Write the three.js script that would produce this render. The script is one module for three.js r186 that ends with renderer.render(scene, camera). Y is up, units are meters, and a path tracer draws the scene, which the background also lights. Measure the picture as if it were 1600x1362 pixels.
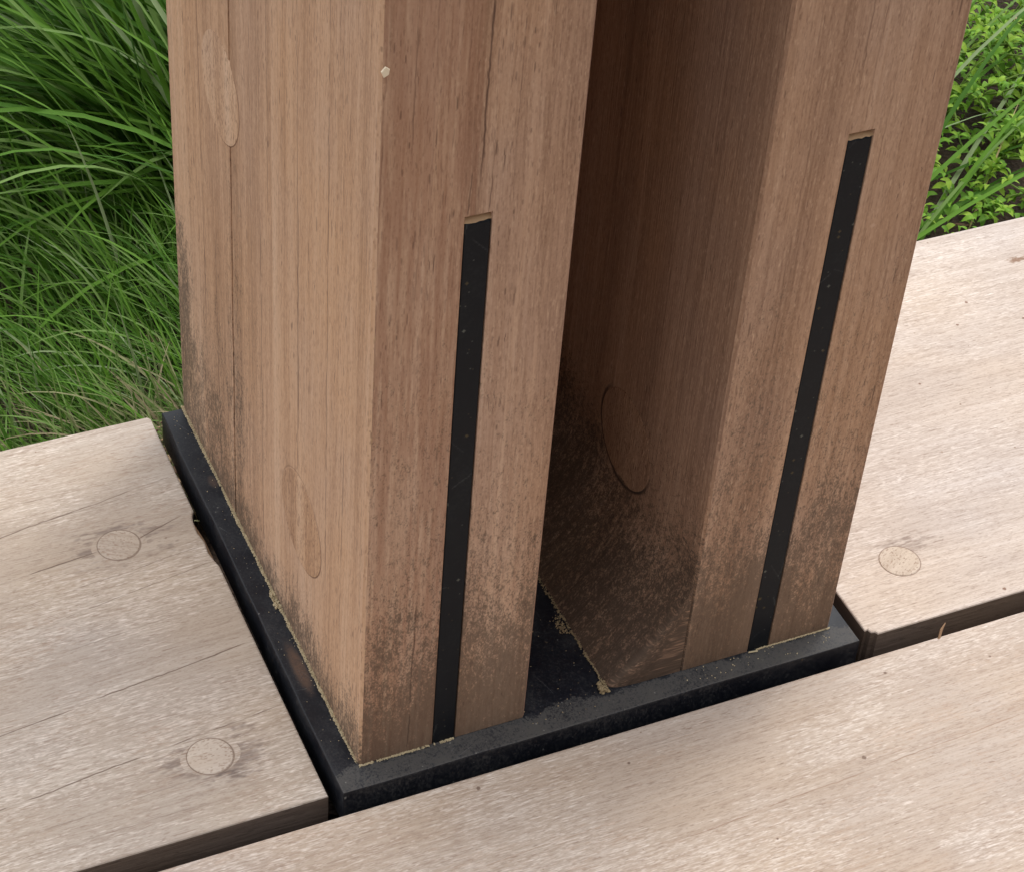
import * as THREE from 'three';
import { RoundedBoxGeometry } from 'three/addons/geometries/RoundedBoxGeometry.js';
import { mergeGeometries } from 'three/addons/utils/BufferGeometryUtils.js';

// ---------------------------------------------------------------- camera, sky, sun, exposure
const scene = new THREE.Scene();
const camera = new THREE.PerspectiveCamera(22.07, 1600 / 1362, 0.05, 300);
camera.position.set(-0.21439, 0.71988, 0.54244);
camera.rotation.order = 'YXZ';
camera.rotation.set(-0.72768, -0.47245, 0.08682);
scene.add(camera);

const renderer = new THREE.WebGLRenderer({ antialias: true });
renderer.toneMapping = THREE.LinearToneMapping;
renderer.toneMappingExposure = 1.5;
renderer.shadowMap.enabled = true;

const SUN = new THREE.Vector3(0.50, 0.80, -0.30).normalize();
{ // a bright overcast sky, a little brighter round the veiled sun
  const w = 256, h = 128, px = new Float32Array(w * h * 4);
  const d = new THREE.Vector3();
  for (let j = 0; j < h; j++) for (let i = 0; i < w; i++) {
    const el = (j + 0.5) / h * Math.PI - Math.PI / 2, az = (i + 0.5) / w * 2 * Math.PI - Math.PI;
    d.set(Math.cos(el) * Math.cos(az), Math.sin(el), Math.cos(el) * Math.sin(az));
    const s = Math.max(0, d.y), g = Math.max(0, d.dot(SUN));
    let L = d.y > 0 ? (1 + 0.9 * s) / 1.9 + 0.6 * Math.pow(g, 6) : 0.16;
    const k = (j * w + i) * 4;
    px[k] = L * 0.97; px[k + 1] = L; px[k + 2] = L * 1.04; px[k + 3] = 1;
  }
  const sky = new THREE.DataTexture(px, w, h, THREE.RGBAFormat, THREE.FloatType);
  sky.mapping = THREE.EquirectangularReflectionMapping;
  sky.magFilter = THREE.LinearFilter; sky.minFilter = THREE.LinearFilter; sky.needsUpdate = true;
  scene.background = sky; scene.environment = sky;
}
const sun = new THREE.DirectionalLight(0xfffaf2, 0.75);
sun.position.copy(SUN).multiplyScalar(6); sun.castShadow = true;
sun.shadow.radius = 30; sun.shadow.mapSize.set(2048, 2048);
Object.assign(sun.shadow.camera, { left: -2, right: 2, top: 2, bottom: -2, near: 0.5, far: 14 });
scene.add(sun); scene.add(sun.target);

// ---------------------------------------------------------------- helpers
function rng(seed) { let s = seed >>> 0; return () => { s = (s + 0x6D2B79F5) | 0; let t = Math.imul(s ^ (s >>> 15), 1 | s); t = (t + Math.imul(t ^ (t >>> 7), 61 | t)) ^ t; return ((t ^ (t >>> 14)) >>> 0) / 4294967296; }; }
const TAB = new Float32Array(65536); { const r = rng(7); for (let i = 0; i < 65536; i++) TAB[i] = r(); }
function vn(x, y, s = 0) {
  const xf = Math.floor(x), yf = Math.floor(y); let u = x - xf, v = y - yf;
  u = u * u * (3 - 2 * u); v = v * v * (3 - 2 * v);
  const x0 = (xf + s * 37) & 255, x1 = (x0 + 1) & 255, y0 = ((yf + s * 91) & 255) << 8, y1 = ((yf + s * 91 + 1) & 255) << 8;
  const a = TAB[x0 | y0], b = TAB[x1 | y0], c = TAB[x0 | y1], d = TAB[x1 | y1];
  return a + (b - a) * u + (c - a) * v + (a - b - c + d) * u * v;
}
const fbm = (x, y, s, o = 4) => { let t = 0, a = 0.5, n = 0; for (let i = 0; i < o; i++) { t += a * vn(x, y, s + i * 3); n += a; x *= 2.03; y *= 2.03; a *= 0.55; } return t / n; };
const clamp = (x, a = 0, b = 1) => Math.min(b, Math.max(a, x));
const sst = (a, b, x) => { const t = clamp((x - a) / (b - a)); return t * t * (3 - 2 * t); };
const used = {};
function numbered(n) { const k = used[n] || 0; used[n] = k + 1; return k ? `${n}_${String(k).padStart(3, '0')}` : n; }
function tag(o, label, category, group, kind) { if (label) o.userData.label = label; if (category) o.userData.category = category; if (group) o.userData.group = group; if (kind) o.userData.kind = kind; return o; }
function thing(name, label, category, group, kind) { const g = new THREE.Group(); g.name = numbered(name); scene.add(g); return tag(g, label, category, group, kind); }
function part(name, geo, mat, parent) { const m = new THREE.Mesh(geo, mat); m.name = parent === scene ? numbered(name) : name; m.castShadow = m.receiveShadow = true; parent.add(m); return m; }
function tex(data, w, h, srgb) { const t = new THREE.DataTexture(data, w, h, THREE.RGBAFormat); t.wrapS = t.wrapT = THREE.RepeatWrapping; t.magFilter = THREE.LinearFilter; t.minFilter = THREE.LinearMipmapLinearFilter; t.generateMipmaps = true; if (srgb) t.colorSpace = THREE.SRGBColorSpace; t.needsUpdate = true; return t; }

// A painter for sawn hardwood: a runs along the grain, c across it, both in metres.
class Wood {
  constructor(W, H, alongU, LA, LC, seed) {
    Object.assign(this, { W, H, LA, LC, seed, NA: alongU ? W : H, NC: alongU ? H : W, sa: alongU ? 1 : W, sc: alongU ? W : 1 });
    this.C = new Float32Array(W * H * 3); this.B = new Float32Array(W * H).fill(0.6); this.r = rng(seed * 977 + 5);
    this.ka = this.NA / LA; this.kc = this.NC / LC;
  }
  // pal(a, c) -> [dark, mid, light] as sRGB triples
  base(pal, o = {}) {
    const { NA, NC, sa, sc, C, B, ka, kc, seed: s } = this, { warp = 0.003, bands = 0.55, fib = 0.5, wide = 70 } = o;
    for (let ic = 0; ic < NC; ic++) for (let ia = 0; ia < NA; ia++) {
      const a = ia / ka, c0 = ic / kc, p = pal(a, c0);
      const c = c0 + warp * 1.6 * (vn(a * 2.2, c0 * 14, s + 11) - 0.5) + warp * (vn(a * 5, c0 * 25, s) - 0.5) + warp * 0.25 * (vn(a * 22, c0 * 90, s + 1) - 0.5);
      const b1 = fbm(c * wide, a * 1.6, s + 2, 3), b2 = 0.6 * vn(c * 330, a * 5, s + 5) + 0.4 * vn(c * 700, a * 8, s + 15), f1 = vn(c * 1300, a * 20, s + 6), f2 = vn(c * 2600, a * 90, s + 8), gr = vn(c * 2400, a * 1500, s + 9);
      let t = 0.5 + bands * (b1 - 0.5) * 1.7 + 0.26 * (b2 - 0.5) + fib * (0.42 * (f1 - 0.5) + 0.34 * (f2 - 0.5) + 0.22 * (gr - 0.5));
      t = clamp(t);
      const i = ic * sc + ia * sa, k = i * 3, q = t < 0.5 ? p[0] : p[1], z = t < 0.5 ? p[1] : p[2], u = t < 0.5 ? t * 2 : t * 2 - 1;
      for (let e = 0; e < 3; e++) C[k + e] = q[e] + (z[e] - q[e]) * u;
      const hue = (fbm(c0 * 22, a * 14, s + 20, 3) - 0.5) * 16; C[k] += hue * 0.6; C[k + 1] += hue * 0.15; C[k + 2] -= hue * 0.5;
      B[i] = 0.55 + 0.25 * (f1 - 0.5) + 0.3 * (f2 - 0.5) + 0.14 * (gr - 0.5) + 0.1 * (b2 - 0.5);
    }
    return this;
  }
  put(ia, ic, col, al, db) {
    if (ic < 0 || ic >= this.NC) return; ia = ((ia % this.NA) + this.NA) % this.NA;
    const i = ic * this.sc + ia * this.sa, k = i * 3, C = this.C;
    C[k] += (col[0] - C[k]) * al; C[k + 1] += (col[1] - C[k + 1]) * al; C[k + 2] += (col[2] - C[k + 2]) * al; this.B[i] += db * al;
  }
  dashes(n, col, { len = [0.001, 0.006], wid = [0.00015, 0.0004], al = [0.2, 0.6], db = -0.4, where } = {}) {
    const r = this.r;
    for (let j = 0; j < n; j++) {
      const a = r() * this.LA, c = r() * this.LC; if (where && r() > where(a, c)) continue;
      const L = (len[0] + (len[1] - len[0]) * r() * r()) * this.ka, w = Math.max(0.5, (wid[0] + (wid[1] - wid[0]) * r()) * this.kc), A = al[0] + (al[1] - al[0]) * r(), sl = (r() - 0.5) * 0.05;
      for (let x = -L / 2; x <= L / 2; x++) { const e = 1 - Math.pow(Math.abs(x) / (L / 2 + 0.5), 3), cc = c * this.kc + x * sl; for (let y = -Math.ceil(w); y <= Math.ceil(w); y++) { const g = clamp(w + 0.5 - Math.abs(y)) ; if (g > 0) this.put(Math.round(a * this.ka + x), Math.round(cc + y), col, A * e * g, db); } }
    }
    return this;
  }
  crack(a0, a1, c0, c1, col, w, al, seed = 1) { // a fine drying check
    const n = Math.round(Math.abs(a1 - a0) * this.ka);
    for (let i = 0; i <= n; i++) {
      const t = i / n, a = a0 + (a1 - a0) * t, c = c0 + (c1 - c0) * t + 0.0012 * (vn(a * 60, 1.5, seed) - 0.5) + 0.0005 * (vn(a * 330, 4.5, seed) - 0.5);
      const gap = sst(0.25, 0.45, vn(a * 110, 9.5, seed + 3)), ww = w * (0.5 + 0.8 * vn(a * 160, 2.5, seed + 5)) * Math.min(1, 12 * t, 12 * (1 - t)) * this.kc / 2;
      for (let y = -3; y <= 3; y++) { const g = clamp(ww + 0.5 - Math.abs(y + (Math.round(c * this.kc) - c * this.kc))); if (g > 0) this.put(Math.round(a * this.ka), Math.round(c * this.kc) + y, col, g * al * (0.25 + 0.75 * gap), -0.9); }
    }
    return this;
  }
  // dirt lying in the grain, also shade painted on: ragged grains, dense(a, c) 0..1 is how much of the surface they cover
  dirtAndShade(col, dense, al = 0.7, box, fa = 180, fc = 900, seed = 31) {
    const [a0, a1, c0, c1] = box || [0, this.LA, 0, this.LC], s = this.seed + seed;
    for (let ic = Math.max(0, Math.floor(c0 * this.kc)); ic < Math.min(this.NC, c1 * this.kc); ic++) for (let ia = Math.floor(a0 * this.ka); ia < a1 * this.ka; ia++) {
      const a = ia / this.ka, c = ic / this.kc, d = dense(a, c); if (d <= 0) continue;
      const n = 0.5 * vn(a * fa, c * fc, s) + 0.3 * vn(a * fa * 0.23, c * fc * 0.3, s + 4) + 0.2 * vn(a * fa * 3, c * fc * 2, s + 7);
      const m = sst(0.7 - d * 0.72, 1.12 - d * 0.6, n + 0.12); if (m > 0) this.put(ia, ic, col, m * al, -0.1);
    }
    return this;
  }
  ring(a0, c0, r, w, col, al, keep) { // the joint line round a plug
    for (let ic = Math.floor((c0 - r - w * 2) * this.kc); ic <= (c0 + r + w * 2) * this.kc; ic++) for (let ia = Math.floor((a0 - r - w * 2) * this.ka); ia <= (a0 + r + w * 2) * this.ka; ia++) {
      const da = ia / this.ka - a0, dc = ic / this.kc - c0, d = Math.hypot(da, dc), th = Math.atan2(da, dc);
      const m = clamp(1.2 - Math.abs(d - r) / w) * (keep ? keep(th) : 1); if (m > 0) this.put(ia, ic, col, clamp(m) * al, -0.5);
    }
    return this;
  }
  speck(a, c, r, col, al) { for (let x = -Math.ceil(r * this.ka * 1.6); x <= r * this.ka * 1.6; x++) for (let y = -Math.ceil(r * this.kc * 1.6); y <= r * this.kc * 1.6; y++) { const d = Math.hypot(x / this.ka, y / this.kc) / r + 0.5 * (vn(x * 0.5 + a * 999, y * 0.5 + c * 999, 3) - 0.5); this.put(Math.round(a * this.ka + x), Math.round(c * this.kc + y), col, al * sst(1.1, 0.7, d), 0); } return this; }
  material(o = {}) {
    const n = this.W * this.H, D = new Uint8Array(n * 4), E = new Uint8Array(n * 4);
    for (let i = 0; i < n; i++) { for (let e = 0; e < 3; e++) D[i * 4 + e] = clamp(this.C[i * 3 + e], 0, 255); D[i * 4 + 3] = 255; const b = clamp(this.B[i]) * 255; E[i * 4] = E[i * 4 + 1] = E[i * 4 + 2] = b; E[i * 4 + 3] = 255; }
    const m = new THREE.MeshStandardMaterial({ map: tex(D, this.W, this.H, true), bumpMap: tex(E, this.W, this.H), bumpScale: o.bump ?? 0.0003, roughness: o.rough ?? 0.82, metalness: 0 });
    this.C = this.B = null; return m;
  }
}
function boxUV(geo, su, sv, ox = 0, oz = 0) { // uv in metres / tile size, by the way each face points
  const g = geo.index ? geo.toNonIndexed() : geo, p = g.attributes.position, n = p.count, uv = new Float32Array(n * 2), A = new THREE.Vector3(), Bv = new THREE.Vector3(), Cv = new THREE.Vector3();
  for (let i = 0; i < n; i += 3) {
    A.fromBufferAttribute(p, i); Bv.fromBufferAttribute(p, i + 1).sub(A); Cv.fromBufferAttribute(p, i + 2).sub(A); Bv.cross(Cv);
    const ax = Math.abs(Bv.x), ay = Math.abs(Bv.y), az = Math.abs(Bv.z);
    for (let j = 0; j < 3; j++) {
      const x = p.getX(i + j), y = p.getY(i + j), z = p.getZ(i + j);
      const q = ay >= ax && ay >= az ? [x + ox, z + oz] : az >= ax ? [x + ox + 0.13, z + oz + y] : [z * 0.2 + y * 0.02 + 0.05, y * 3 + z];
      uv[(i + j) * 2] = q[0] / su; uv[(i + j) * 2 + 1] = q[1] / sv;
    }
  }
  g.setAttribute('uv', new THREE.BufferAttribute(uv, 2)); return g;
}

// ---------------------------------------------------------------- measures (metres)
const PX = 0.2452, PZ = -0.2496;                  // steel plate: x 0..PX, z PZ..0, top at y = 0
const FW = 0.0752, FZ = -0.0115, BZ = -0.2505;    // timber faces
const XL = 0.0111, XR = 0.1607;                   // left face of each timber
const DY = -0.0066, DT = 0.036;                   // deck top and board thickness
const GY = -0.085;                                // soil

// ---------------------------------------------------------------- ground
const soilMat = (() => {
  const N = 1024, L = 1.0, D = new Uint8Array(N * N * 4), E = new Uint8Array(N * N * 4);
  for (let j = 0; j < N; j++) for (let i = 0; i < N; i++) {
    const x = i / N * 256, y = j / N * 256, a = fbm(x * 0.25, y * 0.25, 3, 3), b = fbm(x, y, 9, 3), c = vn(x * 4, y * 4, 13), t = clamp(0.15 + 0.5 * a + 0.6 * (b - 0.5) + 0.35 * (c - 0.5));
    const k = (j * N + i) * 4; D[k] = 44 + 62 * t; D[k + 1] = 34 + 50 * t; D[k + 2] = 27 + 42 * t; D[k + 3] = 255;
    const h = 255 * clamp(0.5 * a + 0.35 * b + 0.15 * c); E[k] = E[k + 1] = E[k + 2] = h; E[k + 3] = 255;
  }
  return new THREE.MeshStandardMaterial({ map: tex(D, N, N, true), bumpMap: tex(E, N, N), bumpScale: 0.008, roughness: 1 });
})();
{
  const xs = [], zs = [];
  const axis = (lo, hi, step, far, out) => { for (let v = lo; v <= hi + 1e-6; v += step) out.push(v); let d = step; let a = lo, b = hi; while (b < far) { d *= 1.6; a -= d; b += d; out.unshift(a); out.push(b); } };
  axis(-0.6, 1.3, 0.02, 120, xs); axis(-1.6, 0.5, 0.02, 120, zs);
  const P = [], U = [], I = [];
  for (const z of zs) for (const x of xs) { const far = Math.hypot(x, z) > 3 ? 0 : 1, under = z > -0.26 ? 0 : 1; P.push(x, GY + far * under * (0.028 * (fbm(x * 9, z * 9, 5, 4) - 0.5)) - (under ? 0 : 0.02), z); U.push(x, z); }
  const nx = xs.length;
  for (let j = 0; j < zs.length - 1; j++) for (let i = 0; i < nx - 1; i++) { const a = j * nx + i; I.push(a, a + nx, a + 1, a + 1, a + nx, a + nx + 1); }
  const g = new THREE.BufferGeometry(); g.setAttribute('position', new THREE.Float32BufferAttribute(P, 3)); g.setAttribute('uv', new THREE.Float32BufferAttribute(U, 2)); g.setIndex(I); g.computeVertexNormals();
  tag(part('ground', g, soilMat, scene), 'dark crumbly soil behind the boards', null, null, 'structure');
}

{ // unseen boarded building, added behind the viewer: it keeps the sky off the front faces
  const t = thing('added_shade_building', 'unseen brown boarded building added behind the viewer to darken the front faces of the posts', 'building'), m = new THREE.MeshStandardMaterial({ color: 0xa8947f, roughness: 0.9 });
  for (let i = 0; i < 16; i++) { const g = new RoundedBoxGeometry(9, 0.2, 0.03, 2, 0.004); g.translate(0.4, GY + 0.1 + i * 0.204, 4.2); part('board', g, m, t); }
  const w = new THREE.BoxGeometry(9, 3.3, 2.4); w.translate(0.4, GY + 1.62, 5.42); part('wall', w, m, t);
  const r = new THREE.BoxGeometry(9.6, 0.12, 3.2); r.translate(0.4, GY + 3.34, 5.3); part('roof', r, m, t);
}

// ---------------------------------------------------------------- deck boards
const deck = thing('deck', 'pale weathered hardwood deck boards round the black steel plate', null, null, 'structure');
const PLUG_R = 0.0096;
function plankMat(seed, pal, feat, W = 2048, o = {}) {
  const w = new Wood(W, 1024, true, W / 4000, 0.256, seed).base(pal, { warp: 0.005, bands: o.bands ?? 0.2, fib: o.fib ?? 0.66, wide: 110 });
  const A = w.LA * w.LC;
  w.dashes(A * 420000, [134, 110, 95], { len: [0.001, 0.008], wid: [0.0001, 0.00022], al: [0.06, 0.32] });
  w.dashes(A * 560000, o.fleck || [248, 236, 226], { len: [0.0015, 0.009], wid: [0.0001, 0.00024], al: [0.1, 0.5], db: 0.3, where: (a, c) => sst(0.35, 0.7, fbm(a * 14, c * 26, seed + 50, 3)) });
  w.dashes(A * 9000, [120, 94, 78], { len: [0.002, 0.009], wid: [0.0001, 0.00022], al: [0.15, 0.45] });
  for (let i = 0; i < A * 900; i++) w.speck(w.r() * w.LA, w.r() * w.LC, 0.00018 + 0.0005 * Math.pow(w.r(), 4), w.r() < 0.6 ? [122, 96, 78] : [156, 130, 110], 0.6);
  feat && feat(w); return w.material({ bump: 0.00035, rough: 0.8 });
}
const mix3 = (a, b, t) => a.map((v, i) => v + (b[i] - v) * t);
const sideMat = (() => { const w = new Wood(1024, 256, true, 0.256, 0.064, 91).base(() => [[84, 68, 57], [110, 92, 79], [134, 116, 102]], { warp: 0.004, bands: 0.4 }); w.dashes(900, [60, 48, 40], { len: [0.002, 0.012], al: [0.1, 0.4] }); return w.material({ bump: 0.0003, rough: 0.9 }); })();
function plankMesh(g, mat, tu, tv, ox, oz) { // weathered pale on top, darker brown on the sides
  g = boxUV(g, tu, tv, ox, oz); const p = g.attributes.position, u = g.attributes.uv, out = [0, 1].map(() => ({ p: [], u: [], n: [] })), A = new THREE.Vector3(), B = new THREE.Vector3(), C = new THREE.Vector3(), N = g.attributes.normal;
  for (let i = 0; i < p.count; i += 3) { A.fromBufferAttribute(p, i); B.fromBufferAttribute(p, i + 1).sub(A); C.fromBufferAttribute(p, i + 2).sub(A); B.cross(C).normalize(); const k = B.y > 0.3 ? 0 : 1, o = out[k]; for (let j = 0; j < 3; j++) { o.p.push(p.getX(i + j), p.getY(i + j), p.getZ(i + j)); o.n.push(N.getX(i + j), N.getY(i + j), N.getZ(i + j)); k ? o.u.push((Math.abs(B.x) > 0.7 ? p.getZ(i + j) * 0.3 : p.getX(i + j)) / 0.256, p.getY(i + j) / 0.064) : o.u.push(u.getX(i + j), u.getY(i + j)); } }
  const gs = out.map((o) => { const q = new THREE.BufferGeometry(); q.setAttribute('position', new THREE.Float32BufferAttribute(o.p, 3)); q.setAttribute('normal', new THREE.Float32BufferAttribute(o.n, 3)); q.setAttribute('uv', new THREE.Float32BufferAttribute(o.u, 2)); return q; });
  return part('plank', mergeGeometries(gs, true), [mat, sideMat], deck);
}
function cutBoard(pts, mat, tu, tv, ox, oz) { // a board with a damaged end: outline in x, z
  const b = 0.0009, s = new THREE.Shape(); pts.forEach(([x, z], i) => (i ? s.lineTo(x, -z) : s.moveTo(x, -z)));
  const g = new THREE.ExtrudeGeometry(s, { depth: DT - 2 * b, bevelEnabled: true, bevelThickness: b, bevelSize: b, bevelOffset: -b, bevelSegments: 2, curveSegments: 1 });
  g.rotateX(-Math.PI / 2); g.translate(0, DY - DT + b, 0); return plankMesh(g, mat, tu, tv, ox, oz);
}
function board(x0, x1, z0, z1, mat, tu, tv, ox, oz) {
  const g = new RoundedBoxGeometry(x1 - x0, DT, z1 - z0, 2, 0.0011); g.translate((x0 + x1) / 2, DY - DT / 2, (z0 + z1) / 2);
  return plankMesh(g, mat, tu, tv, ox, oz);
}
const TU = 0.512, TV = 0.256;
const LOX = 0.36, LOZ = 0.258, ROX = -0.2, ROZ = 0.258, NOX = 0.15, NOZ = -0.003; // metres from world to texture
const matLeft = plankMat(11, () => [[165, 147, 132], [187, 171, 156], [203, 190, 177]], (w) => {
  const X = (x) => x + LOX, Z = (z) => z + LOZ, dk = [92, 74, 62];
  for (const [x0, x1, z0, z1, wd, al] of [[-0.11, -0.005, -0.196, -0.213, .0005, .75], [-0.13, -0.052, -0.166, -0.176, .0006, .8], [-0.034, -0.007, -0.177, -0.187, .0005, .8], [-0.1, -0.008, -0.152, -0.163, .0003, .6], [-0.08, -0.006, -0.14, -0.152, .0003, .6], [-0.13, -0.006, -0.083, -0.099, .0005, .8],
    [-0.14, -0.006, -0.045, -0.06, .0005, .75], [-0.12, -0.03, -0.118, -0.125, .0003, .4], [-0.3, -0.06, -0.21, -0.218, .0005, .6], [-0.12, -0.052, -0.03, -0.034, .0003, .4], [-0.1, -0.02, -0.2, -0.207, .0003, .4], [-0.16, -0.05, -0.019, -0.02, .0003, .4]]) w.crack(X(x0), X(x1), Z(z0), Z(z1), dk, wd * 1.15, al * 0.8, Math.round((z0 + 1) * 971));
  for (const [px, pz] of [[-0.0431, -0.1762], [-0.0429, -0.0432]]) {
    w.ring(X(px), Z(pz), PLUG_R + 0.0002, 0.00035, [110, 90, 76], 0.7);
    w.dirtAndShade([104, 88, 80], (a, c) => { const da = a - X(px), dc = c - Z(pz), d = Math.hypot(da * 0.75, dc) / PLUG_R; return d < 1 ? 0 : (0.42 * sst(2.2, 1, d)) * (dc * (pz < -0.1 ? -1 : 1) > -0.003 ? 1 : 0.35); }, 0.5, [X(px) - 0.035, X(px) + 0.035, Z(pz) - 0.03, Z(pz) + 0.03], 260, 900, 3);
  }
  w.dirtAndShade([96, 82, 76], (a, c) => { const da = (a - X(-0.037)) / 0.014, dc = (c - Z(-0.031)) / 0.0045; return 0.7 * sst(1, 0.1, Math.hypot(da, dc)); }, 0.6, [X(-0.06), X(-0.015), Z(-0.042), Z(-0.02)], 300, 1200, 8);
  w.dirtAndShade([150, 120, 98], (a, c) => 0.2 * sst(0.45, 0.75, fbm(a * 30, c * 40, 77, 3)), 0.3, null, 420, 1900, 14);
});
const matRight = plankMat(23, () => [[179, 160, 146], [203, 186, 172], [222, 208, 197]], (w) => {
  const X = (x) => x + ROX, Z = (z) => z + ROZ;
  w.ring(X(0.293), Z(-0.0426), PLUG_R + 0.0002, 0.0003, [120, 96, 80], 0.7);
  w.dirtAndShade([118, 98, 86], (a, c) => { const da = (a - X(0.301)) / 0.021, dc = (c - Z(-0.051)) / 0.008; return 0.55 * sst(1, 0.1, Math.hypot(da, dc)); }, 0.55, [X(0.27), X(0.34), Z(-0.07), Z(-0.03)], 240, 1100, 8);
  w.dirtAndShade([132, 100, 78], (a, c) => { const da = (a - X(0.478)) / 0.009, dc = (c - Z(-0.223)) / 0.003; return 0.9 * sst(1, 0.2, Math.hypot(da, dc)); }, 0.8, [X(0.46), X(0.5), Z(-0.23), Z(-0.21)], 500, 900, 8);
  for (const [x, z, r] of [[0.43, -0.2, .0009], [0.452, -0.178, .0009], [0.415, -0.185, .0008], [0.44, -0.14, .0007], [0.37, -0.15, .0007], [0.33, -0.01, .001], [0.4, -0.06, .0007], [0.492, -0.2, .0016], [0.485, -0.216, .001], [0.36, -0.19, .0008]]) w.speck(X(x), Z(z), r, [120, 88, 70], 0.8);
});
const matNear = plankMat(37, (a, c) => [[170, 147, 130], [191, 172, 156], [209, 193, 180]], (w) => {
  const X = (x) => x + NOX, Z = (z) => z + NOZ;
  w.crack(X(0.12), X(0.3), Z(0.066), Z(0.058), [150, 118, 98], .0004, .6, 5); w.crack(X(0.03), X(0.12), Z(0.05), Z(0.047), [160, 128, 106], .0003, .5, 6);
  for (const [x, z, r] of [[0.216, 0.055, .0011], [0.055, 0.012, .001], [0.12, 0.022, .0007], [0.25, 0.016, .0008], [0.3, 0.024, .0007], [0.16, 0.08, .0006]]) w.speck(X(x), Z(z), r, [118, 96, 82], 0.8);
  w.dirtAndShade([176, 142, 118], (a, c) => 0.2 * sst(0.45, 0.75, fbm(a * 18, c * 40, 87, 3)), 0.3, null, 420, 1900, 14);
});
const leftPlank = cutBoard([[-0.9, -0.0062], [-0.0042, -0.0062], [-0.0043, -0.148], [-0.0052, -0.1515], [-0.0064, -0.158], [-0.0058, -0.165], [-0.0071, -0.172], [-0.0066, -0.18], [-0.0058, -0.1835], [-0.0043, -0.1865], [-0.0042, -0.2545], [-0.0056, -0.2563], [-0.9, -0.2563]], matLeft, TU, TV, LOX, LOZ);
const rightPlank = cutBoard([[PX + 0.0095, -0.0095], [PX + 0.0112, -0.0098], [PX + 0.0118, -0.0078], [PX + 0.0138, -0.0074], [PX + 0.0144, -0.0059], [1.2, -0.0059], [1.2, -0.2563], [PX + 0.0095, -0.2563]], matRight, TU, TV, ROX, ROZ);
const nearPlank = board(-0.9, 1.2, 0.0054, 0.2554, matNear, TU, TV, NOX, NOZ);
const outerPlank = board(-0.9, 1.2, 0.267, 0.517, matNear, TU, TV, NOX + 0.23, NOZ);
const plugMats = [51, 52, 53].map((s, i) => { const w = new Wood(256, 256, true, 0.02, 0.02, s).base(() => [[[162, 142, 124], [192, 174, 156], [208, 194, 178]], [[168, 148, 132], [196, 179, 163], [210, 197, 183]], [[176, 156, 138], [205, 188, 171], [220, 206, 192]]][i], { warp: 0.002, bands: 0.3 }); w.dashes(200, [140, 112, 94], { len: [0.0008, 0.003], al: [0.1, 0.45] }); return w.material({ bump: 0.0003 }); });
const discUV = (g, s) => { const p = g.attributes.position, u = new Float32Array(p.count * 2); for (let i = 0; i < p.count; i++) { u[i * 2] = p.getX(i) / s + 0.5; u[i * 2 + 1] = p.getZ(i) / s + 0.5; } g.setAttribute('uv', new THREE.BufferAttribute(u, 2)); return g; };
const discGeo = (r, proud, depth, c) => discUV(new THREE.LatheGeometry([[0, proud], [r - c, proud], [r, proud - c], [r, -depth]].map(([x, y]) => new THREE.Vector2(x, y)).reverse(), 56), r * 2.1);
const plankPlug = discGeo(PLUG_R, 0.0003, 0.004, 0.00035);
[[-0.0431, -0.1762, leftPlank, 0], [-0.0429, -0.0432, leftPlank, 1], [0.293, -0.0426, rightPlank, 2]].forEach(([x, z, b, i]) => { const m = part('plug', plankPlug, plugMats[i], b); m.position.set(x, DY, z); m.rotation.y = 0.5 * (i - 1); });
const joistMat = new THREE.MeshStandardMaterial({ color: 0x5d4a3c, roughness: 0.9 });
for (const x of [-0.05, 0.3]) { const g = new RoundedBoxGeometry(0.045, 0.05, 0.775, 2, 0.002); g.translate(x, DY - DT - 0.025, 0.13); part('joist', g, joistMat, deck); }

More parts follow.
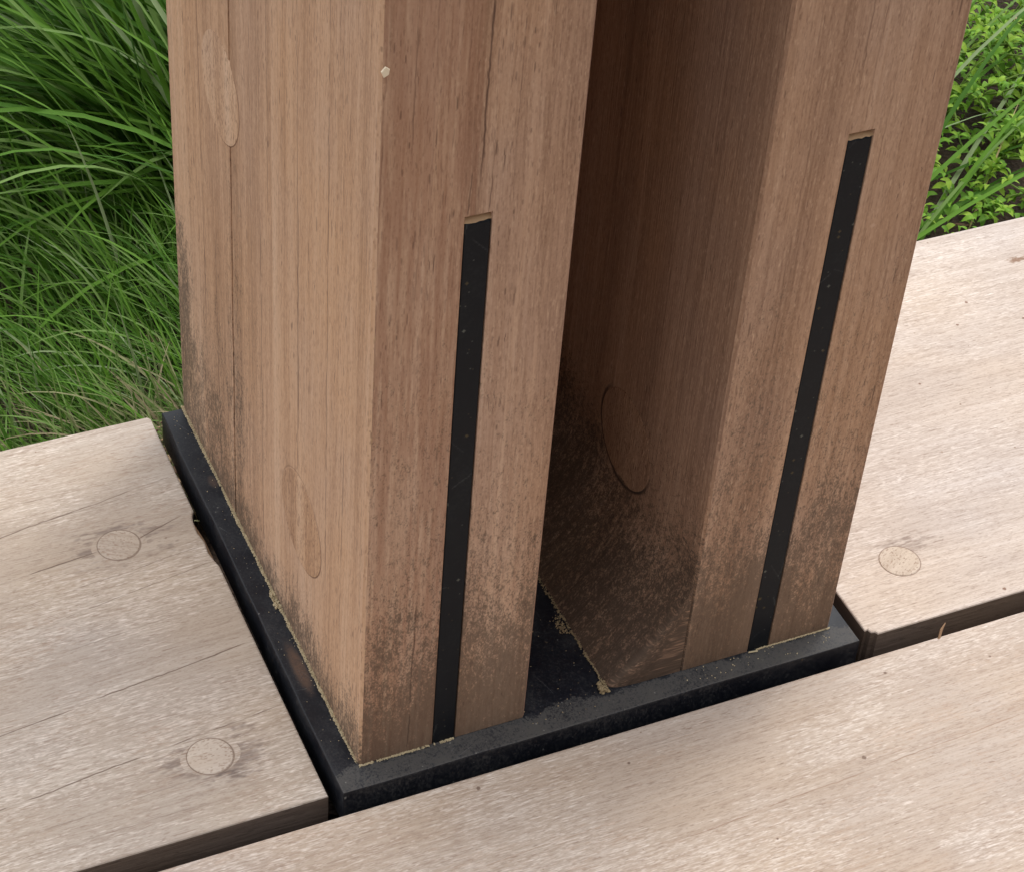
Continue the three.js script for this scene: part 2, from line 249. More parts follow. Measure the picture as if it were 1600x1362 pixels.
// ---------------------------------------------------------------- steel shoe under the posts
const makeSteel = (marks, N) => {
  const L = 0.26, D = new Uint8Array(N * N * 4), R = new Uint8Array(N * N * 4), r = rng(5), F = new Float32Array(N * N * 4);
  for (let j = 0; j < N; j++) for (let i = 0; i < N; i++) {
    const x = i / N * L, z = -(j / N * L), k = (j * N + i) * 4; // u -> x, v -> -z
    const n = fbm(x * 90, z * 90, 3, 4), f = fbm(x * 1300, z * 1300, 8, 3), g = vn(x * 3000, z * 3000, 12);
    let c = [24 + 8 * (n - 0.5), 26 + 8 * (n - 0.5), 33 + 7 * (n - 0.5)], ro = 0.42 + 0.2 * (n - 0.5);
    // dry dust in patches on the outer margins
    const front = marks && z > -0.0115 + 0.012 * (n - 0.5) + 0.006 * (f - 0.5) ? 1 : 0, edge = marks && (z > -0.0009 || x < 0.0008) ? 0.5 * sst(0.4, 0.6, n) : 0, dust = marks ? Math.max(edge, sst(0.4, 0.8, 0.4 * f + 0.3 * n + 0.3 * g + 0.27 * front)) : 0.25 * sst(0.5, 0.7, 0.5 * f + 0.5 * n); c = mix3(c, [112, 106, 98], dust * (front ? 0.62 : 0.42)); ro += dust * 0.3;
    // brown rusty smear on the left margin
    const sm = Math.max(sst(1, 0.4, Math.hypot((x - 0.0062) / 0.0042, (z + 0.071) / 0.021) + 0.5 * (f - 0.5)), 0.7 * sst(1, 0.4, Math.hypot((x - 0.008) / 0.003, (z + 0.195) / 0.006) + 0.6 * (f - 0.5)));
    if (marks) c = mix3(c, [112, 86, 70], sm * 0.85 * (0.6 + 0.6 * f)); ro += sm * 0.25;
    F[k] = c[0]; F[k + 1] = c[1]; F[k + 2] = c[2]; F[k + 3] = ro;
  }
  for (let s = 0; s < (marks ? 2200 : 900); s++) { const ci = Math.floor(r() * N), cj = Math.floor(r() * N), q = 0.5 + 1.3 * r() * r(), col = r() < 0.5 ? [150, 146, 138] : [120, 100, 74]; for (let y = -2; y <= 2; y++) for (let x = -2; x <= 2; x++) if (Math.hypot(x, y) <= q) { const k = (((cj + y + N) % N) * N + ((ci + x + N) % N)) * 4; for (let e = 0; e < 3; e++) F[k + e] = F[k + e] * 0.35 + col[e] * 0.65; F[k + 3] = 0.8; } }
  for (let s = 0; s < 70; s++) { let x = r() * N, y = r() * N; const an = r() * 6.28, l = 8 + 50 * r() * r(), al = 0.15 + 0.35 * r(); for (let i = 0; i < l; i++) { const k = (((Math.floor(y) + N) % N) * N + ((Math.floor(x) + N) % N)) * 4; for (let e = 0; e < 3; e++) F[k + e] += (120 - F[k + e]) * al; x += Math.cos(an + i * 0.004); y += Math.sin(an + i * 0.004); } }
  for (let k = 0; k < N * N * 4; k += 4) { for (let e = 0; e < 3; e++) D[k + e] = clamp(F[k + e], 0, 255); D[k + 3] = 255; R[k] = R[k + 1] = R[k + 2] = clamp(F[k + 3]) * 255; R[k + 3] = 255; }
  return new THREE.MeshPhysicalMaterial({ map: tex(D, N, N, true), roughnessMap: tex(R, N, N), roughness: 1, metalness: 0, specularIntensity: 0.6 });
};
const steelMat = makeSteel(true, 1024);
const shoe = thing('steel_post_base', 'black painted steel plate with two upright fins clasped between the timber posts', 'post base');
{ // plate with a slightly uneven ground edge
  const s = new THREE.Shape(), r = rng(3), b = 0.0006, pts = []; const put = (x, y) => pts.push([x, y]);
  const N = 16, jit = (i) => (i % N === 0 ? 0 : (fbm(i * 0.7, 3.3, 4, 2) - 0.5) * 0.0011);
  for (let i = 0; i < N; i++) put(PX * i / N, 0 + jit(i)); for (let i = 0; i < N; i++) put(PX + jit(i + 31), -PZ * i / N);
  for (let i = 0; i < N; i++) put(PX * (1 - i / N), -PZ + jit(i + 57)); for (let i = 0; i < N; i++) put(0 + jit(i + 93), -PZ * (1 - i / N));
  pts.forEach(([x, y], i) => { const X = clamp(x, b, PX - b) + (x > b && x < PX - b ? 0 : jit(i)), Y = clamp(y, b, -PZ - b) + (y > b && y < -PZ - b ? 0 : jit(i + 9)); i ? s.lineTo(X, Y) : s.moveTo(X, Y); });
  const g = new THREE.ExtrudeGeometry(s, { depth: 0.0188, bevelEnabled: true, bevelThickness: b, bevelSize: b, bevelSegments: 2, curveSegments: 1 });
  g.rotateX(-Math.PI / 2); g.translate(0, -0.02 + b, 0);
  const p = g.attributes.position, uv = g.attributes.uv, nn = g.attributes.normal; for (let i = 0; i < p.count; i++) { const up = nn.getY(i) > 0.6; uv.setXY(i, up ? p.getX(i) / 0.26 : (p.getX(i) + p.getZ(i)) * 3, up ? -p.getZ(i) / 0.26 : 0.42 + p.getY(i) * 2); }
  part('base_plate', g, steelMat, shoe);
  const f2 = (x0, x1, top) => { const q = new RoundedBoxGeometry(x1 - x0 - 0.0006, top + 0.001, 0.2, 2, 0.0006); q.translate((x0 + x1) / 2, (top + 0.001) / 2 - 0.001, FZ - 0.0003 - 0.1); return boxUV(q, 0.26, 0.26, 0.05, 0.1); };
  const finMat = makeSteel(false, 512); finMat.color.setRGB(0.9, 0.95, 0.85); finMat.specularIntensity = 0.25;
  part('fin', f2(XL + FW * 0.4327, XL + FW * 0.5729, 0.2688), finMat, shoe);
  part('fin', f2(XR + FW * 0.441, XR + FW * 0.588, 0.2704), finMat, shoe);
}
// ---------------------------------------------------------------- timber posts
const DEP = FZ - BZ, U0 = { front: 0, right: FW, back: FW + DEP, left: FW + DEP + FW }, LP = 0.63; // perimeter positions in the post texture
const POST_H = 2.3, PLUG2 = 0.0235;
function postMat(seed, pals, feat) {
  const w = new Wood(2048, 2048, false, LP, LP, seed);
  w.base((a, c) => (c < U0.right ? pals.front : c > U0.left ? pals.left : pals.side), { warp: 0.004, bands: 0.5, fib: 0.62, wide: 55 });
  const A = LP * LP, L = (a, c) => c > U0.left ? 1 : 0;
  w.dashes(A * 330000, [96, 66, 50], { len: [0.001, 0.007], wid: [0.00008, 0.0002], al: [0.05, 0.28] });
  w.dashes(A * 150000, [214, 182, 154], { len: [0.001, 0.006], wid: [0.0001, 0.00028], al: [0.1, 0.45], db: 0.25 });
  w.dashes(A * 11000, [74, 52, 40], { len: [0.002, 0.012], wid: [0.0001, 0.0003], al: [0.2, 0.65], where: (a, c) => sst(0.4, 0.7, vn(c * 90, a * 3, seed)) });
  for (let i = 0; i < 120; i++) { const a0 = w.r() * 0.5, c0 = w.r() * LP; w.crack(a0, a0 + 0.05 + 0.12 * w.r(), c0, c0 + 0.002 * (w.r() - 0.5), [96, 68, 52], 0.0002 + 0.0002 * w.r(), 0.2 + 0.25 * w.r(), 100 + i); }
  feat(w); return w.material({ bump: 0.00028, rough: 0.78 });
}
const leftPostMat = postMat(101, { front: [[134, 101, 78], [179, 143, 117], [206, 174, 149]], left: [[156, 119, 91], [197, 158, 127], [215, 181, 152]], side: [[120, 84, 64], [160, 120, 96], [186, 150, 126]] }, (w) => {
  const Lz = (z) => U0.left + (z - BZ), dk = [70, 46, 34];
  // reddish darker heart on the left half of the front, paler figure on the right
  w.dirtAndShade([128, 82, 60], (a, c) => c < 0.036 ? 0.42 + 0.2 * vn(c * 120, a * 5, 4) : 0, 0.3, [0, LP, 0, 0.037], 40, 1000, 40);
  w.dirtAndShade([206, 170, 142], (a, c) => { const k = c - (0.0555 - (0.28 - a) * 0.012) , k2 = c - (0.066 - (0.3 - a) * 0.02); return Math.max(0.75 * sst(0.0022, 0.0002, Math.abs(k)), 0.6 * sst(0.0016, 0.0002, Math.abs(k2))); }, 0.4, [0.04, 0.45, 0.03, 0.0752], 26, 700, 41);
  w.crack(0.42, 0.275, 0.0395, 0.0372, dk, .0006, .7, 3); w.crack(0.63, 0.42, 0.0405, 0.0395, dk, .0007, .7, 3); w.crack(0.29, 0.272, 0.034, 0.0338, dk, .0004, .6, 7); w.crack(0.3, 0.272, 0.0415, 0.0412, dk, .0004, .5, 8);
  w.crack(0.1, 0.0, 0.022, 0.0215, dk, .0005, .6, 9); w.crack(0.4, 0.3, 0.0125, 0.012, dk, .0003, .5, 10);
  for (const [a0, a1, z0, z1, wd, al] of [[0.63, 0.05, -0.204, -0.207, .0004, .55], [0.63, 0.18, -0.122, -0.121, .0004, .5], [0.5, 0.1, -0.089, -0.087, .0004, .5], [0.24, 0.02, -0.0865, -0.086, .0005, .6], [0.4, 0.05, -0.056, -0.054, .0005, .55], [0.2, 0, -0.13, -0.131, .0005, .55], [0.63, 0.3, -0.045, -0.046, .0003, .4], [0.3, 0.1, -0.141, -0.142, .0003, .5], [0.15, 0.01, -0.19, -0.191, .0005, .6], [0.16, 0.05, -0.036, -0.037, .0004, .5]]) w.crack(a0, a1, Lz(z0), Lz(z1), dk, wd * 1.3, al, Math.round((z0 + 1) * 773));
  // dark mould in the grain: low on the far side of the left face, along the foot, beside the main check
  w.dirtAndShade([58, 48, 38], (a, c) => { const z = c - U0.left + BZ; if (c < U0.left) return 0; const n = fbm(a * 28, c * 60, 63, 3) - 0.5; return clamp(Math.max(0.66 * sst(0.12, 0.0, a + n * 0.14 - 0.04 * sst(-0.2, -0.25, z)) * sst(-0.13, -0.25, z + n * 0.06), 0.62 * sst(0.035, 0.0, a + n * 0.03), 0.4 * sst(0.2, 0.05, a + n * 0.1) * sst(0.012, 0.002, Math.abs(z + 0.165 + n * 0.01)))); }, 0.6, [0, 0.3, U0.left, LP], 1100, 2900, 60);
  w.dirtAndShade([62, 51, 41], (a, c) => { if (c > U0.right) return 0; const n = fbm(a * 24, c * 70, 73, 3) - 0.5; return 0.75 * sst(0.11, 0.0, a + n * 0.08) + 0.24 * sst(0.2, 0.05, a + n * 0.1); }, 0.55, [0, 0.22, 0, U0.right], 1300, 2800, 70);
  w.dirtAndShade([186, 158, 112], (a, c) => { const e = Math.min(c, LP - c); return e > 0.003 ? 0 : 0.85 * sst(0.0016, 0.0003, e) * (0.4 + 0.6 * sst(0.4, 0.6, fbm(a * 60, 2.2, 5, 2))) * sst(0.24, 0.18, a); }, 0.75, [0, 0.25, LP - 0.003, LP], 300, 900, 80);
  w.dirtAndShade([186, 158, 112], (a, c) => 0.8 * sst(0.0014, 0.0003, c) * sst(0.4, 0.6, fbm(a * 60, 2.2, 5, 2)) * sst(0.24, 0.18, a), 0.75, [0, 0.25, 0, 0.003], 300, 900, 80);
  w.ring(0.0755, Lz(-0.0823), PLUG2 + 0.0002, 0.00045, [96, 66, 46], 0.85, (th) => 0.35 + 0.65 * sst(-0.4, 0.4, Math.cos(th + 0.9)));
  w.ring(0.227, Lz(-0.178), PLUG2 + 0.0002, 0.00045, [104, 72, 50], 0.85, (th) => sst(-0.1, 0.5, Math.cos(th + 0.8)));
});
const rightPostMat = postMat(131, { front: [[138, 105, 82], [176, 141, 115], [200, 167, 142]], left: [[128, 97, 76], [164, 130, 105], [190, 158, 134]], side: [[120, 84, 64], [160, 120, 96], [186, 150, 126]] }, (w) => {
  const Lz = (z) => U0.left + (z - BZ), dk = [66, 44, 32];
  w.dirtAndShade([62, 51, 41], (a, c) => { if (c > U0.right) return 0; const n = fbm(a * 24, c * 70, 83, 3) - 0.5; return 0.72 * sst(0.105, 0.0, a + n * 0.08) + 0.24 * sst(0.22, 0.05, a + n * 0.1); }, 0.55, [0, 0.22, 0, U0.right], 1300, 2800, 70);
  w.dirtAndShade([34, 27, 21], (a, c) => { if (c < U0.left) return 0; const n = fbm(a * 20, c * 40, 83, 3) - 0.5, z = c - U0.left + BZ; return clamp(0.72 * sst(0.1, 0.02, a + n * 0.05)); }, 0.62, [0, 0.2, U0.left, LP], 2300, 2600, 70);  // shade of the gap painted as dark specks low on the inner face
  w.crack(0.4, 0.28, 0.033, 0.0335, dk, .0003, .5, 3); w.crack(0.36, 0.29, 0.04, 0.0415, [190, 150, 120], .0003, .5, 13);
  w.speck(0.228, 0.052, 0.0011, [196, 162, 138], 0.8); w.speck(0.2, 0.05, 0.0007, [190, 158, 134], 0.7);
  w.ring(0.0755, Lz(-0.083), PLUG2 + 0.0006, 0.0010, [44, 32, 25], 0.8, (th) => sst(-0.5, 0.3, -Math.sin(th + 0.5)));
});
// flare: how far the foot spreads toward the gap
function post(name, label, x0, mat, s1, s2, top, checks, flare = 0) {
  const c = 0.0011, x1 = x0 + FW, t = thing(name, label, 'post'), A = x0 + FW * s1, B = x0 + FW * s2, SD = 0.205;
  const corners = (slot) => (y) => {
    const P = []; // [x, z, u, hard]
    P.push([x0 + c, FZ, c]);
    if (slot) P.push([A, FZ, A - x0], [A, FZ - SD, A - x0 - 0.001], [B, FZ - SD, B - x0 + 0.001], [B, FZ, B - x0]);
    P.push([x1 - c, FZ, FW - c], [x1, FZ - c, FW + c], [x1, BZ + c, U0.back - c], [x1 - c, BZ, U0.back + c], [x0 + c, BZ, U0.left - c], [x0, BZ + c, U0.left + c]);
    for (const [zf, wd, dp, jit] of checks) { const z = zf(y), uu = U0.left + z - BZ; P.push([x0, z - wd / 2, uu - wd / 2], [x0 + dp, z, uu], [x0, z + wd / 2, uu + wd / 2]); }
    P.push([x0, FZ - c, LP - 0.0011 - (LP - U0.left - DEP)], [x0 + c, FZ, U0.left + DEP]);
    return P;
  };
  const pos = [], uv = [];
  const strip = (fn, ys) => { for (let r = 0; r < ys.length - 1; r++) { const lo = fn(ys[r]), hi = fn(ys[r + 1]); for (let i = 0; i < lo.length - 1; i++) { const q = [[lo[i], ys[r]], [lo[i + 1], ys[r]], [hi[i + 1], ys[r + 1]], [hi[i], ys[r + 1]]]; for (const k of [0, 1, 2, 0, 2, 3]) { const [p, y] = q[k]; pos.push(p[0], y, p[1]); uv.push(p[2] / LP, y / LP); } } } };
  strip(corners(true), [0, 0.03, 0.06, 0.09, 0.12, 0.15, 0.18, 0.21, 0.24, top].filter((y) => y <= top));
  strip(corners(false), [top, 0.3, 0.33, 0.36, 0.39, 0.43, 0.47, 0.52, 0.6, POST_H]);
  const tri = (a, b, d, y) => { for (const p of [a, b, d]) { pos.push(p[0], y, p[1]); uv.push(p[0] * 0.3, p[1] * 0.3); } };
  const a = [x0 + c, FZ], b = [x1 - c, FZ], d = [x1 - c, BZ], e = [x0 + c, BZ];
  tri(a, b, d, POST_H); tri(a, d, e, POST_H);                                   // top
  tri([A, FZ], [B, FZ - SD], [B, FZ], top); tri([A, FZ], [A, FZ - SD], [B, FZ - SD], top); // slot ceiling
  const g = new THREE.BufferGeometry(); g.setAttribute('position', new THREE.Float32BufferAttribute(pos, 3)); g.setAttribute('uv', new THREE.Float32BufferAttribute(uv, 2)); g.computeVertexNormals();
  const bits = [g];
  if (flare) { // the foot spreads over the plate on the side of the gap, in a hollow curve
    const H = 0.056, P = [], U = [], I = [], NY = 26, NB = 14, NR = 14, n = NB + NR + 1;
    for (let j = 0; j <= NY; j++) {
      const tt = j / NY, y = H * tt, w = flare * Math.pow(1 - tt, 1.7) + 0.00004, rz = Math.min(0.007, w * 0.9 + 0.0004);
      for (let i = 0; i < n; i++) {
        let x, z; if (i < NB) { x = x0 - w; z = BZ + 0.004 + (FZ - rz - BZ - 0.004) * i / NB; }
        else { const th = (i - NB) / NR * Math.PI / 2, e = 0.42; x = x0 - w + w * (1 - Math.pow(Math.cos(th), e)); z = FZ - rz + rz * Math.pow(Math.sin(th), e) - 0.0002; }
        P.push(x, y, z); U.push((U0.left + Math.min(z - BZ, DEP - 0.001) - (i >= NB ? (i - NB) * 0.0008 : 0)) / LP, y / LP);
        if (j < NY && i < n - 1) { const k = j * n + i; I.push(k, k + 1, k + n, k + n, k + 1, k + n + 1); }
      }
    }
    const f = new THREE.BufferGeometry(); f.setAttribute('position', new THREE.Float32BufferAttribute(P, 3)); f.setAttribute('uv', new THREE.Float32BufferAttribute(U, 2)); f.setIndex(I); f.computeVertexNormals(); bits.push(f.toNonIndexed());
  }
  const body = mergeGeometries(bits); body.translate(0, 0.0004, 0);
  part('timber', body, mat, t); return t;
}
const endMat = new THREE.MeshStandardMaterial({ color: 0xa88a6a, roughness: 0.9 });
function slotEnd(t, xa, xb, top) { // torn pale end grain above the fin
  const r = rng(Math.round(xa * 9e4)), P = [], n = 7, pt = (x, y, z) => P.push(x, y, z), top0 = top + 0.0012, q = [];
  for (let i = 0; i <= n; i++) q.push([xa + (xb - xa) * i / n, top - 0.0030 - 0.0008 * r(), top0]);
  for (let i = 0; i < n; i++) { const [x0, l0, h0] = q[i], [x1, l1, h1] = q[i + 1]; pt(x0, l0, FZ - 0.0005); pt(x1, l1, FZ - 0.0005); pt(x1, top, FZ - 0.0035); pt(x0, l0, FZ - 0.0005); pt(x1, top, FZ - 0.0035); pt(x0, top, FZ - 0.0035); pt(x0, l0, FZ - 0.0005); pt(x1, l1 - 0.0002, FZ - 0.003); pt(x1, l1, FZ - 0.0005); pt(x0, l0, FZ - 0.0005); pt(x0, l0 - 0.0002, FZ - 0.003); pt(x1, l1 - 0.0002, FZ - 0.003); }
  const g = new THREE.BufferGeometry(); g.setAttribute('position', new THREE.Float32BufferAttribute(P, 3)); g.computeVertexNormals(); part('slot_end', g, endMat, t);
}
const leftPost = post('timber_post', 'left timber post, its lighter tan side bearing two round plugs and a long crack', XL, leftPostMat, 0.4327, 0.5729, 0.272, [[(y) => -0.1705 + 0.022 * clamp(y, 0, 0.4) + 0.0012 * (fbm(y * 40, 1.3, 3, 2) - 0.5), 0.0017, 0.008]]);
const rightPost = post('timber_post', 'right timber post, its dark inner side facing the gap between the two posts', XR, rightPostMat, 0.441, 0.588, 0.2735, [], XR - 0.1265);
{ // unseen timbers added behind and above the gap to darken it
  const g = new RoundedBoxGeometry(XR - XL - FW - 0.0006, POST_H - 0.02, 0.09, 2, 0.001); g.translate((XL + FW + XR) / 2, POST_H / 2, BZ + 0.047);
  const b = new RoundedBoxGeometry(XR - XL - FW - 0.0006, 0.16, DEP - 0.1, 2, 0.001); b.translate((XL + FW + XR) / 2, 0.58, BZ + 0.094 + (DEP - 0.1) / 2);
  tag(part('added_gap_timber', mergeGeometries([boxUV(g, LP, LP), boxUV(b, LP, LP)]), rightPostMat, scene), 'unseen timbers added behind and above the gap between the two posts to darken it', 'added timber');
}
slotEnd(leftPost, XL + FW * 0.4327, XL + FW * 0.5729, 0.2724); slotEnd(rightPost, XR + FW * 0.441, XR + FW * 0.588, 0.2739);
{ // wooden plugs on the left side of each post
  const mk = (seed, pal, bands = 0.5, feat) => { const w = new Wood(512, 512, true, 0.05, 0.05, seed).base(() => pal, { warp: 0.004, bands, fib: 0.62, wide: 80 }); w.dashes(900, [92, 62, 46], { len: [0.001, 0.006], wid: [0.0001, 0.00025], al: [0.1, 0.5] }); w.dashes(500, [222, 186, 152], { len: [0.001, 0.006], wid: [0.0001, 0.0003], al: [0.1, 0.45] }); feat && feat(w); return w.material({ bump: 0.0004 }); };
  const pg = discGeo(PLUG2, 0.00014, 0.004, 0.0004);
  const put = (x, y, z, mat, t) => { const m = part('plug', pg, mat, t); m.rotation.z = Math.PI / 2; m.position.set(x, y, z); return m; };
  put(XL, 0.0755, -0.0823, mk(201, [[150, 112, 84], [192, 153, 122], [214, 180, 151]], 0.55), leftPost);
  put(XL, 0.227, -0.178, mk(205, [[162, 125, 97], [202, 164, 133], [221, 189, 161]], 0.45), leftPost);
  put(XR - 0.00005, 0.0755, -0.083, mk(209, [[124, 94, 73], [162, 128, 103], [190, 158, 133]]), rightPost);
}

// ---------------------------------------------------------------- grass
const G = rng(4242), rr = (a, b) => a + (b - a) * G();
// one blade: starts at the origin, leans toward +x, el = starting elevation, droop = how far it bends over along its length
function bladeGeo(L, w, el, droop, fold = 0.35, seg = 8, twist = 0) {
  const P = [], I = []; let x = 0, y = 0, e = el; const ds = L / seg;
  for (let i = 0; i <= seg; i++) {
    const t = i / seg, ww = w * (t < 0.12 ? 0.55 + 0.45 * t / 0.12 : 1) * Math.pow(1 - Math.pow(t, 2.2), 0.8) / 2 + 0.00012, tw = twist * t, nx = -Math.sin(e), ny = Math.cos(e);
    const cz = Math.cos(tw), sz = Math.sin(tw), up = fold * ww;
    P.push(x + nx * (up + sz * ww), y + ny * (up + sz * ww), cz * ww, x, y, 0, x + nx * (up - sz * ww), y + ny * (up - sz * ww), -cz * ww);
    if (i < seg) { const a = i * 3; I.push(a, a + 1, a + 3, a + 3, a + 1, a + 4, a + 1, a + 2, a + 4, a + 4, a + 2, a + 5); }
    e -= droop / seg * (0.4 + 1.2 * t); x += Math.cos(e) * ds; y += Math.sin(e) * ds;
  }
  const g = new THREE.BufferGeometry(); g.setAttribute('position', new THREE.Float32BufferAttribute(P, 3)); g.setIndex(I); g.computeVertexNormals(); return g;
}
const leafMat = (r, g, b, rough = 0.6, tr = 0.3, spec = 0.35) => new THREE.MeshPhysicalMaterial({ color: new THREE.Color().setRGB(r, g, b), roughness: rough, side: THREE.DoubleSide, transmission: tr, thickness: 0, ior: 1.4, specularIntensity: spec });
const GREENS = [[0.1, 0.23, 0.024], [0.14, 0.29, 0.035], [0.065, 0.17, 0.016], [0.21, 0.34, 0.09], [0.33, 0.43, 0.21], [0.14, 0.3, 0.03]].map((c) => leafMat(...c));
const STRAW = [leafMat(0.5, 0.4, 0.2, 0.8, 0.1), leafMat(0.34, 0.26, 0.15, 0.85, 0.1)];
const VAR = []; for (let i = 0; i < 16; i++) VAR.push(bladeGeo(0.2 + 0.014 * i, 0.0054 + 0.00034 * (i % 7), 1.22 - 0.06 * (i % 8), 0.25 + 0.16 * ((i * 5) % 9), 0.35, 9, (i % 5 - 2) * 0.3));
function setBlade(o, x, y, z, az, s, tilt) { o.position.set(x, y, z); o.rotation.set(0, -az, tilt, 'YXZ'); o.scale.setScalar(s); }
const tmp = new THREE.Object3D();
function clump(name, label, cx, cz, n, nFill, R, azMid, azSpread, sMin, sMax, group, shortFill = 0.7, mats = GREENS) {
  const t = thing(name, label, 'grass', group); t.position.set(cx, GY, cz);
  for (let i = 0; i < n; i++) {
    const m = part('blade', VAR[Math.floor(G() * VAR.length)], mats[Math.floor(G() * mats.length)], t), q = Math.sqrt(G()) * R, th = G() * 6.283;
    setBlade(m, Math.cos(th) * q, -0.004, Math.sin(th) * q, azMid + (G() + G() - 1) * azSpread, rr(sMin, sMax), rr(-0.12, 0.28));
  }
  const byMat = mats.slice(0, 4).map(() => []);
  for (let i = 0; i < nFill; i++) { const q = Math.sqrt(G()) * R * 1.15, th = G() * 6.283; setBlade(tmp, Math.cos(th) * q, -0.004, Math.sin(th) * q, azMid + (G() + G() - 1) * azSpread * 1.5, rr(sMin, sMax) * shortFill, rr(-0.3, 0.35)); tmp.updateMatrix(); byMat[Math.floor(G() * byMat.length)].push(VAR[Math.floor(G() * VAR.length)].clone().applyMatrix4(tmp.matrix)); }
  byMat.forEach((gs, i) => { if (gs.length) tag(part('undergrowth', mergeGeometries(gs), mats[i], t), null, null, null, 'stuff'); });
  return t;
}
// azimuth: 0 = +x, measured toward +z
const WEST = Math.PI, DRY = [[0.2, 0.25, 0.09], [0.3, 0.3, 0.15], [0.14, 0.2, 0.05], [0.36, 0.3, 0.18]].map((c) => leafMat(...c, 0.8, 0.2));
clump('grass_clump', 'short pale half dry grass at the back corner of the left board', 0.035, -0.295, 70, 300, 0.035, WEST + 0.6, 1.3, 0.16, 0.3, null, 0.7, DRY);
clump('grass_clump', 'sparse pale dry grass along the back edge of the left board', -0.03, -0.288, 60, 260, 0.05, WEST + 0.6, 1.3, 0.14, 0.26, null, 0.7, DRY);
clump('grass_clump', 'tall arching green grass clump at the top left behind the left post', 0.125, -0.52, 100, 520, 0.055, WEST + 0.75, 1.0, 0.7, 1.15);
clump('grass_clump', 'green grass clump at the left edge of the photo, top corner', 0.02, -0.70, 60, 400, 0.07, WEST + 0.6, 1.1, 0.6, 1.0);
clump('grass_clump', 'middle green grass clump left of the left post, below the tall clump', 0.075, -0.42, 80, 420, 0.05, WEST + 0.7, 1.0, 0.24, 0.42);
clump('grass_clump', 'lowest green grass clump beside the foot of the left post and the left board', 0.025, -0.335, 70, 420, 0.05, WEST + 0.7, 1.1, 0.17, 0.32);
clump('grass_clump', 'green grass clump at the back edge of the left board, far left', -0.06, -0.345, 70, 420, 0.06, WEST + 0.7, 1.1, 0.17, 0.32);
clump('grass_clump', 'green grass clump at the left edge of the photo, middle height', -0.02, -0.46, 80, 420, 0.065, WEST + 0.7, 1.1, 0.24, 0.42);
clump('grass_clump', 'low green grass filling the gap beside the tall clump, left edge of photo', 0.03, -0.57, 60, 380, 0.07, WEST + 0.7, 1.2, 0.3, 0.5);

// ---------------------------------------------------------------- leafy weeds on the right
const leafShape = (() => { const P = [], I = [], n = 6, L = 0.0125, W = 0.0048; for (let i = 0; i <= n; i++) { const t = i / n, w = W / 2 * Math.pow(Math.sin(Math.PI * Math.pow(t, 0.85)), 0.9) + (t < 0.15 ? 0.0005 : 0.00002), y = 0.003 * Math.sin(t * 2.6) - 0.003 * t * t; P.push(t * L, y + w * 0.28, w, t * L, y, 0, t * L, y + w * 0.28, -w); if (i < n) { const a = i * 3; I.push(a, a + 1, a + 3, a + 3, a + 1, a + 4, a + 1, a + 2, a + 4, a + 4, a + 2, a + 5); } } const g = new THREE.BufferGeometry(); g.setAttribute('position', new THREE.Float32BufferAttribute(P, 3)); g.setIndex(I); g.computeVertexNormals(); return g; })();
const LIME = [[0.27, 0.47, 0.04], [0.21, 0.42, 0.035], [0.35, 0.54, 0.06], [0.15, 0.32, 0.03]].map((c) => leafMat(...c, 0.5, 0.35)), STEM = leafMat(0.2, 0.3, 0.07, 0.6, 0);
function weed(label, x, z, nStems, h, group) {
  const t = thing('leafy_weed', label, 'weed', group); t.position.set(x, GY, z);
  for (let s = 0; s < nStems; s++) {
    const az = G() * 6.283, lean = rr(0.3, 1.0), H = h * rr(0.6, 1.1), pts = []; for (let i = 0; i <= 6; i++) { const q = i / 6; pts.push(new THREE.Vector3(Math.cos(az) * lean * H * q * q + rr(-0.003, 0.003), H * q * (1 - 0.25 * lean * q), Math.sin(az) * lean * H * q * q + rr(-0.003, 0.003))); }
    const cv = new THREE.CatmullRomCurve3(pts); part('stem', new THREE.TubeGeometry(cv, 10, 0.0006, 5), STEM, t);
    const nodes = Math.round(H / 0.0085);
    for (let i = 2; i <= nodes; i++) { const q = i / nodes, p = cv.getPoint(Math.min(1, q)), a0 = i * 1.571 + az; const top = i === nodes; for (let k = 0; k < (top ? 4 : 2); k++) { const m = part('leaf', leafShape, LIME[Math.floor(G() * 4)], t); m.position.copy(p); m.rotation.set(rr(-0.35, 0.35), a0 + k * (top ? 1.571 : Math.PI) + rr(-0.3, 0.3), rr(0.05, 0.6), 'YXZ'); m.scale.setScalar(rr(0.5, 1.0) * (top ? 0.75 : 1)); } }
  }
  return t;
}
const WEEDS = 'small leafy weeds on the soil right of the posts';
for (const [x, z, n, h, lab] of [[0.665, -0.5, 16, 0.08, 'bright green leafy weed at the top right corner of the photo'], [0.605, -0.485, 15, 0.08, 'bright green leafy weed close to the right edge of the right post, upper'], [0.64, -0.445, 16, 0.075, 'bright green leafy weed at the right edge of the photo, upper middle'],
  [0.575, -0.435, 15, 0.06, 'bright green leafy weed halfway down between post and photo edge'], [0.556, -0.35, 9, 0.03, 'low green leafy weed next to the back edge of the right board'], [0.61, -0.40, 16, 0.06, 'bright green leafy weed at the right edge of the photo above the board'], [0.54, -0.405, 9, 0.045, 'small green leafy weed against the right post'], [0.7, -0.45, 12, 0.075, 'green leafy weed in the far right corner'], [0.63, -0.54, 15, 0.08, 'green leafy weed at the top of the photo behind the right post'], [0.575, -0.385, 12, 0.05, 'bright green leafy weed in the middle of the weeds right of the posts'], [0.585, -0.325, 8, 0.035, 'low green leafy weed against the board at the right edge of the photo']]) weed(lab, x, z, n, h);
